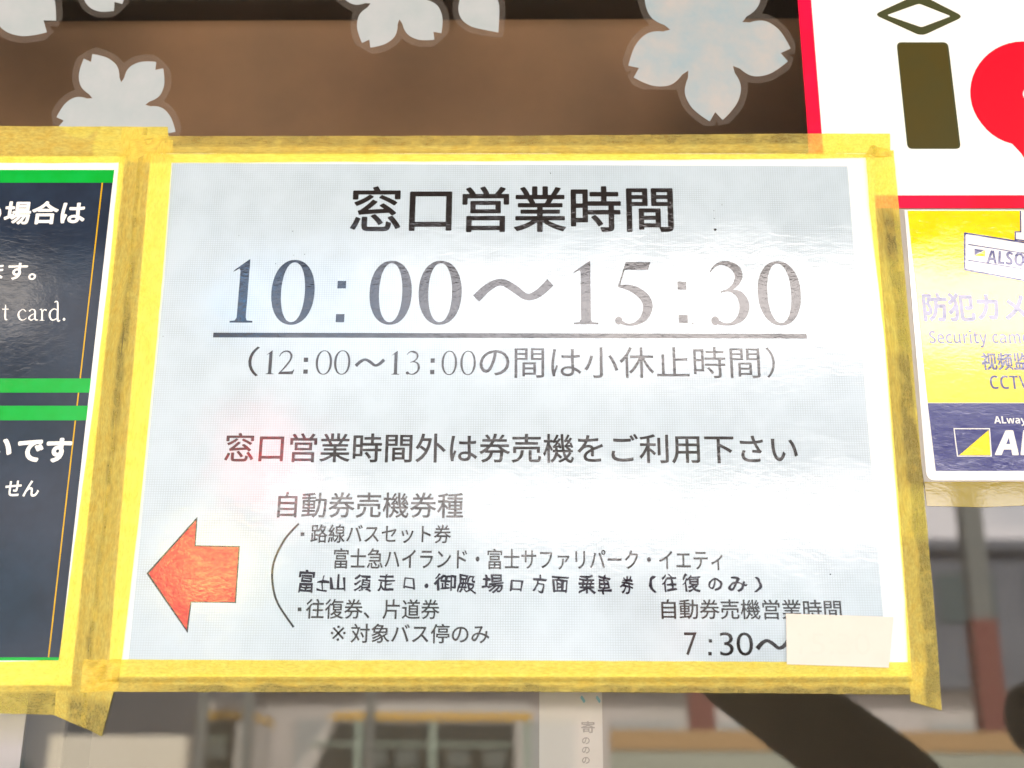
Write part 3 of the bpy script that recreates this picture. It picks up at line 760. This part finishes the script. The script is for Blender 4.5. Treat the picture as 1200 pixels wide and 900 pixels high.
# left poster, laminated
YP = -0.0013
po = thing('poster', 'navy laminated poster with green bars and white lettering on the left', 'poster', P(30, 805, 0))
plate('laminate', [[(-420, 183), (146.5, 183), (83, 803), (-420, 803)]], YP + .00012, 0.0009, M['white_film'], po)
plate('print', [[(-420, 199), (133.5, 199), (69.5, 773), (-420, 773)]], YP, 0.00006, M['navy'], po)
Yg = YP - .00006
for (y0, y1) in ((199, 214), (443.5, 460), (475.5, 492.5), (770.3, 774)):
    ex = lambda y: 133.8 - (y - 199) * (133.5 - 69.5) / 574
    plate('green_bar', [[(-420, y0), (ex(y0), y0), (ex(y1), y1), (-420, y1)]], Yg, 0.00005, M['green'], po)
gx = lambda y: 119.8 - (y - 215) * 0.1135
for (y0, y1) in ((214.3, 443.2), (460.3, 475.2), (492.8, 770)):
    plate('gold_line', [[(gx(y0) - .8, y0), (gx(y0) + .8, y0), (gx(y1) + .8, y1), (gx(y1) - .8, y1)]], Yg, 0.00005, M['gold'], po)
lettering('の', -33, 238, 1.5, 263, Yg, M['white_ink'], po, 0.028)
lettering('場合は', 5, 235.5, 100, 263, Yg, M['white_ink'], po, 0.028)
lettering('ます。', -15, 308, 43, 328, Yg, M['white_ink'], po, 0.02)
lettering('です', 20, 513, 84, 542, Yg, M['white_ink'], po, 0.04)
lettering('い', -17, 513, 14, 538, Yg, M['white_ink'], po, 0.04)
lettering('せん', 6, 563, 46, 582, Yg, M['white_ink'], po, 0.02)
M['faint'] = film_mat('faint_pencil_line', (0.05, 0.06, 0.08), ior=1.45)

# "t card." in a serif face, drawn by hand
def serif_word():
    V = []; Fc = []; k = 0
    def add(pc, x0, x1, y0, y1):
        nonlocal k
        pv, pf = pc; n0 = len(V); yy = Yg - 3e-6 * (k % 6); k += 1
        for a, b in pv:
            p = P(x0 + a * (x1 - x0), y1 - b * (y1 - y0), Yg); V.append((p.x, yy, p.z))
        for q in pf:
            pts = [pv[i] for i in q]; ar = sum(pts[i][0] * pts[(i + 1) % len(q)][1] - pts[(i + 1) % len(q)][0] * pts[i][1] for i in range(len(q)))
            q = [i + n0 for i in q]; Fc.append(tuple(q) if ar > 0 else tuple(reversed(q)))
    st2 = lambda pts, x0, x1, y0, y1: add(stroke(pts, 6, asp=(x1 - x0) / (y1 - y0)), x0, x1, y0, y1)
    st2([(.55, 1, .06), (.48, .4, .11), (.52, .08, .10), (.85, .05, .04)], 2.5, 10, 357, 375.5); st2([(0, .72, .07), (1, .72, .07)], 2.5, 10, 357, 375.5)
    st2([(.92, .78, .12), (.62, .97, .06), (.22, .78, .11), (.10, .45, .17), (.30, .10, .13), (.65, .04, .08), (1, .22, .04)], 20.5, 31, 362, 375.5)
    st2([(.10, .80, .13), (.38, .97, .06), (.66, .82, .14), (.68, .12, .14), (.98, .05, .05)], 33, 45, 362, 375.5)
    st2([(.66, .62, .05), (.28, .45, .08), (.08, .22, .15), (.30, .03, .10), (.66, .22, .05)], 33, 45, 362, 375.5)
    st2([(.0, .93, .05), (.30, .90, .12), (.32, .03, .15)], 46.5, 55, 362, 375.5); st2([(.32, .65, .05), (.60, .93, .08), (.95, .88, .14)], 46.5, 55, 362, 375.5); st2([(.0, .02, .05), (.65, .02, .05)], 46.5, 55, 362, 375.5)
    st2([(.50, .97, .04), (.78, .95, .08), (.78, .05, .10), (1.0, .03, .04)], 57, 70.5, 353.5, 375.8)
    st2([(.78, .55, .05), (.45, .62, .05), (.13, .45, .09), (.10, .2, .10), (.35, .03, .07), (.78, .15, .04)], 57, 70.5, 353.5, 375.8)
    add(disc(.5, .5, .5, .5), 73.5, 76.6, 372.4, 375.8)
    return obj('lettering', V, Fc, M['white_ink'], po)
serif_word()

# the big notice
YM = -0.0026
no = thing('notice', 'large laminated white notice with opening hours and a red arrow, edged in yellow tape', 'notice', P(600, 812, 0))
plate('laminate', [[(176.5, 180), (1021, 180), (1069, 793), (126, 793)]], YM + .00014, 0.0011, M['white_film'], no)
plate('print', [[(202, 191), (993, 195), (1040.5, 790), (148, 790), (150.5, 770), (192, 330)]], YM, 0.00007, M['print'], no)
YT = YM - .00008
K = M['ink']
lettering('窓口営業時間', 411, 218, 789, 272, YT, K, no, 0.014, label='black heading of six large characters')
numeral_row([('1', 271.5, 304, 298.5, 378), ('0', 318, 304.5, 368.5, 380.5), (':', 395.5, 329, 405.5, 338), (':', 393.5, 368, 403.5, 377.5), ('0', 433, 305.5, 482.5, 380.5), ('0', 490.5, 305.5, 541, 380.5), ('~', 558, 327, 645, 353),
             ('1', 671.5, 306, 701, 380), ('5', 720, 307, 764, 381.5), (':', 794, 330, 804.2, 339.5), (':', 795.5, 369, 806, 378.5), ('3', 832, 306, 877, 381.5), ('0', 888, 306, 938.5, 381.5)], YT, K, no, label='tall serif numerals 10:00 to 15:30')
plate('underline', [[(250, 389.7), (945, 391.2), (945.6, 396.8), (249.5, 395.3)]], YT, 0.00003, K, no)
numeral_row([('1', 312, 410.5, 321.5, 438.5), ('2', 326.5, 410.5, 345.5, 438.5), (':', 356, 419, 361, 424), (':', 355.5, 433, 360.5, 438), ('0', 370, 410.5, 389, 439), ('0', 391.5, 410.5, 410.5, 439), ('~', 417, 420, 450, 430),
             ('1', 459, 411, 468.5, 439), ('3', 476, 411, 493, 439), (':', 504.5, 420, 509.5, 425), (':', 504, 433.5, 509, 438.5), ('0', 517.5, 411, 535.5, 439.5), ('0', 539.5, 411, 557.5, 439.5)], YT, K, no, bold=.62, label='small serif numerals 12:00 to 13:00')
lettering('（', 291, 406, 303.5, 441, YT, K, no, 0.0)
lettering('の', 562, 410, 597, 440, YT, K, no, 0.0)
lettering('間は小休止時間', 603, 406.5, 890.5, 443, YT, K, no, 0.0)
lettering('）', 898, 407, 908, 443, YT, K, no, 0.0)
lettering('窓口営業時間外は券売機をご利用下さい', 263.5, 508, 934.5, 542.5, YT, K, no, 0.010)
lettering('自動券売機券種', 325.5, 577, 543, 607, YT, K, no, 0.010)
lettering('路線バスセット券', 364, 614.5, 528.5, 636.5, YT, K, no, 0.010)
lettering('富士急ハイランド・富士サファリパーク・イエティ', 391, 643, 847, 667.5, YT, K, no, 0.010)
lettering('往復券、片道券', 358.5, 702, 515, 725.5, YT, K, no, 0.010)
lettering('※', 387.5, 733, 405, 751, YT, K, no, -0.012)
lettering('対象バス停のみ', 411, 731, 573.5, 754, YT, K, no, 0.010)
lettering('自動券売機営業時間', 775, 702.5, 986, 726, YT, K, no, 0.010)
for dx, dy in ((354.5, 626), (351, 714)):
    plate('bullet', [[(dx - 2.2, dy - 2.2), (dx + 2.2, dy - 2.2), (dx + 2.2, dy + 2.2), (dx - 2.2, dy + 2.2)]], YT, 0.00002, K, no)
lettering('7', 802, 741, 817, 768, YT, K, no, -0.004)
numeral_row([(':', 830.5, 749, 834.5, 753), (':', 830, 764, 834, 768)], YT, K, no)
lettering('3', 843.5, 741, 859.5, 768.5, YT, K, no, -0.004); lettering('0', 863, 741, 882.5, 768.5, YT, K, no, -0.004)
numeral_row([('~', 887, 749, 924, 762)], YT, K, no)
# the bracket
arc = catmull([(350, 613.5, 1), (333, 633, 1), (320.5, 660, 1), (319.5, 685, 1), (326, 708, 1), (344, 735, 1)], 8)
ol = []; il = []
for i, (x, y, w) in enumerate(arc):
    a, b = arc[max(i - 1, 0)], arc[min(i + 1, len(arc) - 1)]; dx, dy = b[0] - a[0], b[1] - a[1]; L = math.hypot(dx, dy)
    ol.append((x - dy / L * 1.25, y + dx / L * 1.25)); il.append((x + dy / L * 1.25, y - dx / L * 1.25))
plate('bracket', [ol + il[::-1]], YT, 0.00002, K, no)
# handwritten line
hand = [('富', 349, 667, 369, 695), ('士', 371, 674, 385, 693), ('山', 387, 673, 405, 693), ('須', 415, 673, 435, 694), ('走', 442, 672, 462, 693), ('口', 473, 677, 486, 690), ('・', 496.5, 684, 502, 689), ('御', 509, 672, 535, 693), ('殿', 536, 674, 558, 695),
        ('場', 564, 673, 590, 695), ('口', 598, 680, 612, 694), ('方', 624, 673, 640, 695), ('面', 646, 675, 666, 694), ('乗', 678, 674, 697, 696), ('車', 700, 673, 716, 697), ('券', 727, 675, 742, 696), ('（', 760, 674, 769, 694), ('往', 775, 673, 793, 693),
        ('復', 799, 673, 821, 694), ('の', 830, 677, 846, 692), ('み', 853, 676, 876, 693), ('）', 884, 676, 893, 695)]
HV = []; HF = []
for k, (ch, x0, y0, x1, y1) in enumerate(hand):
    V, Fc = text_geo(ch, 0.030 if ch in '口山の（）' else 0.019)
    V = fit(V, x0, y0, x1, y1, YT - 2e-6 * (k % 4)); n0 = len(HV)
    cxm, czm = sum(v[0] for v in V) / len(V), sum(v[2] for v in V) / len(V); an = math.radians(rnd.uniform(-5, 3)); ca, sa = math.cos(an), math.sin(an)
    for x, y, z in V:
        dx, dz = x - cxm, z - czm; x, z = cxm + ca * dx - sa * dz, czm + sa * dx + ca * dz
        x += noise.noise(Vector((x * 260, 3.1, z * 260))) * 0.0011; z += noise.noise(Vector((x * 260, 9.7, z * 260 + 5))) * 0.0011
        HV.append((x, y, z))
    HF += [tuple(i + n0 for i in q) for q in Fc]
obj('handwriting', HV, HF, M['marker'], no, label='line handwritten in black marker')
# arrow
ar_o = [(171.5, 672), (231.3, 605.5), (229.2, 639), (281, 640), (276.5, 706.5), (224.3, 706), (219.8, 742)]
ar_i = [(174.2, 672), (229.7, 609.8), (227.8, 640.3), (279.4, 641.3), (275.1, 705.2), (223, 704.7), (218.6, 737.6)]
plate('arrow_outline', [ar_o], YT, 0.00002, K, no)
plate('arrow', [ar_i], YT - .00004, 0.00003, M['red_ink'], no, label='red arrow pointing left')
# specks of dirt on the film
for (x, y, r) in ((838, 269, 1.8), (837, 256, .5), (836.5, 247, .5), (846, 240, .5), (357, 298, .6), (323, 309, .5), (343, 271, .5), (191, 394, 0.7), (190, 253, 1.0), (973, 673, .7), (645, 203, .6), (886, 353, .6), (280, 276, .4), (812, 379, .9), (344, 299, .4)):
    pts = [(x + r * rnd.uniform(.7, 1.25) * math.cos(a / 7 * 2 * math.pi), y + r * rnd.uniform(.7, 1.25) * math.sin(a / 7 * 2 * math.pi)) for a in range(7)]
    plate('speck', [pts], YT - .00003, 0.00002, K, no)

# ------------------------------------------------------------------ tapes
def quad_h(x, z, Q, h, soft=0.0012):
    """height above the glass of a flat sheet with corners Q (x,z, clockwise from top left), sloping off outside its edges"""
    d = 1e9
    for i in range(4):
        ax, az = Q[i]; bx_, bz = Q[(i + 1) % 4]; L = math.hypot(bx_ - ax, bz - az)
        d = min(d, -((bx_ - ax) * (z - az) - (bz - az) * (x - ax)) / L)
    return h * max(0.0, min(1.0, 1.0 + (d + 0.0012) / soft))
def quad(pts, y):
    return [(P(a, b, y).x, P(a, b, y).z) for a, b in pts]
B_SIGN = [(xa.x, ztop + 1), (0.9, ztop + 1), (0.9, zb0), (xa.x, zb0)]
B_POST = quad([(-420, 183), (146.5, 183), (83, 803), (-420, 803)], YP)
B_NOTE = quad([(176.5, 180), (1021, 180), (1069, 793), (126, 793)], YM)
def surf(x, z):
    return max(0.00040, quad_h(x, z, B_SIGN, 0.0013), quad_h(x, z, B_POST, 0.0014), quad_h(x, z, B_NOTE, 0.0027))

def tape(name, label, A, Bq, lift, stuck, group='yellow masking tape strips', ns=None, nt_=16, wob=0.5, mat=None, ripple=1.0):
    """A and Bq: px polylines of the two long edges (same count); stuck(s, t, x, z, on_glass) -> 0..1"""
    def samp(pl, s):
        k = s * (len(pl) - 1); i = min(int(k), len(pl) - 2); f_ = k - i
        return pl[i][0] * (1 - f_) + pl[i + 1][0] * f_, pl[i][1] * (1 - f_) + pl[i + 1][1] * f_
    L = sum(math.dist(A[i], A[i + 1]) for i in range(len(A) - 1)); ns = ns or max(8, int(L / 4))
    V = []; uv = []; sk = []
    for i in range(ns + 1):
        s = i / ns; a = samp(A, s); b = samp(Bq, s)
        wa = noise.noise(Vector((s * L * .05, lift * 9e4, 1))) * wob; wb = noise.noise(Vector((s * L * .05, lift * 9e4, 7))) * wob
        for j in range(nt_ + 1):
            t = j / nt_; e = (1 - t) * wa + t * wb
            dx, dy = b[0] - a[0], b[1] - a[1]; dl = math.hypot(dx, dy) or 1
            px_, py_ = a[0] + dx * t + dx / dl * e, a[1] + dy * t + dy / dl * e
            p = P(px_, py_, 0); h = surf(p.x, p.z)
            r = ripple * (0.00010 * noise.noise(Vector((p.x * 90, 2.0, p.z * 90))) + 0.00006 * noise.noise(Vector((p.x * 300, 5.0, p.z * 300))))
            hh = h + lift + 0.00012 + r
            p = P(px_, py_, -hh)
            V.append((p.x, -hh, p.z)); uv.append((s * L * 0.00047, t * dl * 0.00047)); sk.append(max(0, min(1, stuck(s, t, px_, py_))))
    Fc = []
    for i in range(ns):
        for j in range(nt_):
            q = (i * (nt_ + 1) + j, (i + 1) * (nt_ + 1) + j, (i + 1) * (nt_ + 1) + j + 1, i * (nt_ + 1) + j + 1); Fc.append(q)
    o = obj(name, V, Fc, mat or M['tape'], None, smooth=True, attrs={'stuck': sk}, uvs=uv)
    if sum(p.normal.y for p in o.data.polygons) > 0: o.data.flip_normals()
    return tag(o, label, 'tape', group)

sm = lambda a, b, x: max(0.0, min(1.0, (x - a) / (b - a)))
N1 = lambda x, y, k=0: noise.noise(Vector((x * .03, y * .03, k)))
tape('tape', 'yellow tape along the top edge of the navy poster', [(-60, 147), (60, 148), (196.5, 148.5)], [(-60, 190.5), (60, 191), (199, 190)], 0.0, lambda s, t, x, y: 0.25 * sm(.2, .05, t))
tape('tape', 'yellow tape down the right edge of the navy poster', [(143, 150), (129.5, 300), (110, 470), (92.5, 600), (68.5, 775), (63.5, 838)], [(173, 150), (158, 300), (143, 400), (128, 600), (108, 775), (100, 854)], 0.00018,
     lambda s, t, x, y: max(sm(.78, .9, t + N1(x, y) * .12), sm(.90, .94, s) * sm(.35, .5, t)))
tape('tape', 'yellow tape along the bottom edge of the navy poster', [(-60, 775), (10, 775), (70, 774)], [(-60, 835), (10, 836), (66, 838)], 0.00005, lambda s, t, x, y: sm(.58, .62, t))
tape('tape', 'yellow tape along the top edge of the large notice', [(153, 157.5), (200, 159.5), (600, 159), (943, 156.5), (1043, 156.5)], [(156, 190), (200, 190.5), (600, 188.5), (943, 186), (1043.5, 184)], 0.0003,
     lambda s, t, x, y: sm(.42, .36, t) * sm(185, 205, x) * sm(962, 945, x) * (0.8 + N1(x, y * 2, 4) * .5))
tape('tape', 'yellow tape down the left edge of the large notice', [(163.5, 164), (152.5, 300), (144, 400), (122, 600), (103, 775), (94, 850)], [(203, 164), (192.5, 300), (183.5, 400), (163.5, 600), (142.5, 775), (119, 863)], 0.0005,
     lambda s, t, x, y: max(sm(.14, .09, t + N1(x, y, 2) * .06) * .9, sm(.90, .93, s)), ns=180)
tape('tape', 'yellow tape along the bottom edge of the large notice', [(98, 772.5), (300, 773.5), (600, 774), (900, 775.5), (1084, 776)], [(96, 810.5), (300, 811), (600, 810.5), (900, 812.5), (1080, 814)], 0.0004,
     lambda s, t, x, y: sm(.76, .84, t + N1(x, y, 5) * .14) * sm(160, 230, x))
tape('tape', 'yellow tape down the right edge of the large notice', [(1014.5, 182), (1018.5, 240), (1037, 400), (1052, 600), (1060.5, 700), (1063.5, 775), (1067.5, 822)], [(1047, 176), (1053, 240), (1067.5, 400), (1084, 590), (1093, 690), (1100, 775), (1103.5, 832.5)], 0.00062,
     lambda s, t, x, y: sm(243, 262, y) * max(sm(.36, .50, t + N1(x, y, 6) * .16 - .12 * sm(560, 640, y)) , .12))

def crumple(label, outline, seed, amp=0.0016, lift=0.0009):
    """small crumpled end of tape: dense sheet with sharp folds"""
    n = 26; (a, b, c, d) = outline; V = []; sk = []; uv = []
    for i in range(n + 1):
        for j in range(n + 1):
            u, w = i / n, j / n
            px_ = (a[0] * (1 - u) + b[0] * u) * (1 - w) + (d[0] * (1 - u) + c[0] * u) * w
            py_ = (a[1] * (1 - u) + b[1] * u) * (1 - w) + (d[1] * (1 - u) + c[1] * u) * w
            px_ += 1.2 * noise.noise(Vector((u * 4, w * 4, seed))); py_ += 1.2 * noise.noise(Vector((u * 4, w * 4, seed + 4)))
            r = 1 - abs(noise.noise(Vector((px_ * .06, py_ * .06, seed)))) * 2.2
            r2 = 1 - abs(noise.noise(Vector((px_ * .13, py_ * .13, seed + 9)))) * 2
            edge = min(u, 1 - u, w, 1 - w)
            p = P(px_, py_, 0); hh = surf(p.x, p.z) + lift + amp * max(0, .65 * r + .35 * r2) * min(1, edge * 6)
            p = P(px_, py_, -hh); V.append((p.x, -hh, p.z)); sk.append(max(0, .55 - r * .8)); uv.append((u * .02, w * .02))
    Fc = [(i * (n + 1) + j, i * (n + 1) + j + 1, (i + 1) * (n + 1) + j + 1, (i + 1) * (n + 1) + j) for i in range(n) for j in range(n)]
    o = obj('crumpled_tape', V, Fc, M['tape'], None, smooth=True, attrs={'stuck': sk}, uvs=uv)
    if sum(p.normal.y for p in o.data.polygons) > 0: o.data.flip_normals()
    return tag(o, label, 'tape', 'yellow masking tape strips')
crumple('crumpled tape end at the lower left corner of the large notice', [(97, 774), (142, 772), (138, 808), (94, 812)], 3, 0.0022)
crumple('folded tape end at the upper right corner of the large notice', [(1012, 184), (1021, 170), (1047, 176.5), (1046, 184)], 11, 0.0020, 0.0007)
crumple('creased tape end between the two notices at the top left', [(152, 163), (198, 161), (199, 172), (155, 187)], 21, 0.0006, 0.0006)

# cream slip stuck over the closing time
def slip():
    cs = [(921, 719), (1047, 723), (1041.5, 782.5), (922, 778.5)]; n = 14; V = []; Fc = []
    t = thing('paper_slip', 'blank cream paper slip stuck over the closing time at the lower right', 'paper slip', P(980, 782, 0))
    for side in (0, 1):
        for i in range(n + 1):
            for j in range(n + 1):
                u, w = i / n, j / n; (a, b, c, d) = cs
                px_ = (a[0] * (1 - u) + b[0] * u) * (1 - w) + (d[0] * (1 - u) + c[0] * u) * w
                py_ = (a[1] * (1 - u) + b[1] * u) * (1 - w) + (d[1] * (1 - u) + c[1] * u) * w
                hh = 0.0036 + 0.0 * i + (0.00025 * noise.noise(Vector((u * 3, w * 3, 2))) + 0.0006 * max(0, w - .82) + 0.0007 * max(0, u - .85)) - side * 0.00018
                p = P(px_, py_, -hh); V.append((p.x, -hh, p.z))
    N = (n + 1) ** 2
    for i in range(n):
        for j in range(n):
            q = (i * (n + 1) + j, i * (n + 1) + j + 1, (i + 1) * (n + 1) + j + 1, (i + 1) * (n + 1) + j)
            Fc.append(q); Fc.append(tuple(k + N for k in reversed(q)))
    rim = [i * (n + 1) for i in range(n + 1)] + [n * (n + 1) + j for j in range(1, n + 1)] + [i * (n + 1) + n for i in range(n - 1, -1, -1)] + [j for j in range(n - 1, 0, -1)]
    for k in range(len(rim)):
        a, b = rim[k], rim[(k + 1) % len(rim)]; Fc.append((a, b, b + N, a + N))
    o = obj('paper', V, Fc, M['slip'], t)
    bm = bmesh.new(); bm.from_mesh(o.data); bmesh.ops.recalc_face_normals(bm, faces=bm.faces[:]); bm.to_mesh(o.data); bm.free()
    M['ghost'] = plain('ghost_of_covered_print', (0.658, 0.615, 0.547), 0.8)
    gh = lettering('15:30', 936, 742, 1020, 767, -0.0042, M['ghost'], t, -0.004, label='faint numerals showing through')
    from mathutils.bvhtree import BVHTree
    bv = BVHTree.FromPolygons([v.co for v in o.data.vertices], [tuple(p.vertices) for p in o.data.polygons])
    for v in gh.data.vertices:
        h = bv.ray_cast(Vector((v.co.x, v.co.y - .05, v.co.z)), Vector((0, 1, 0)))
        if h[0] is not None: v.co.y = h[0].y - 0.000015
slip()
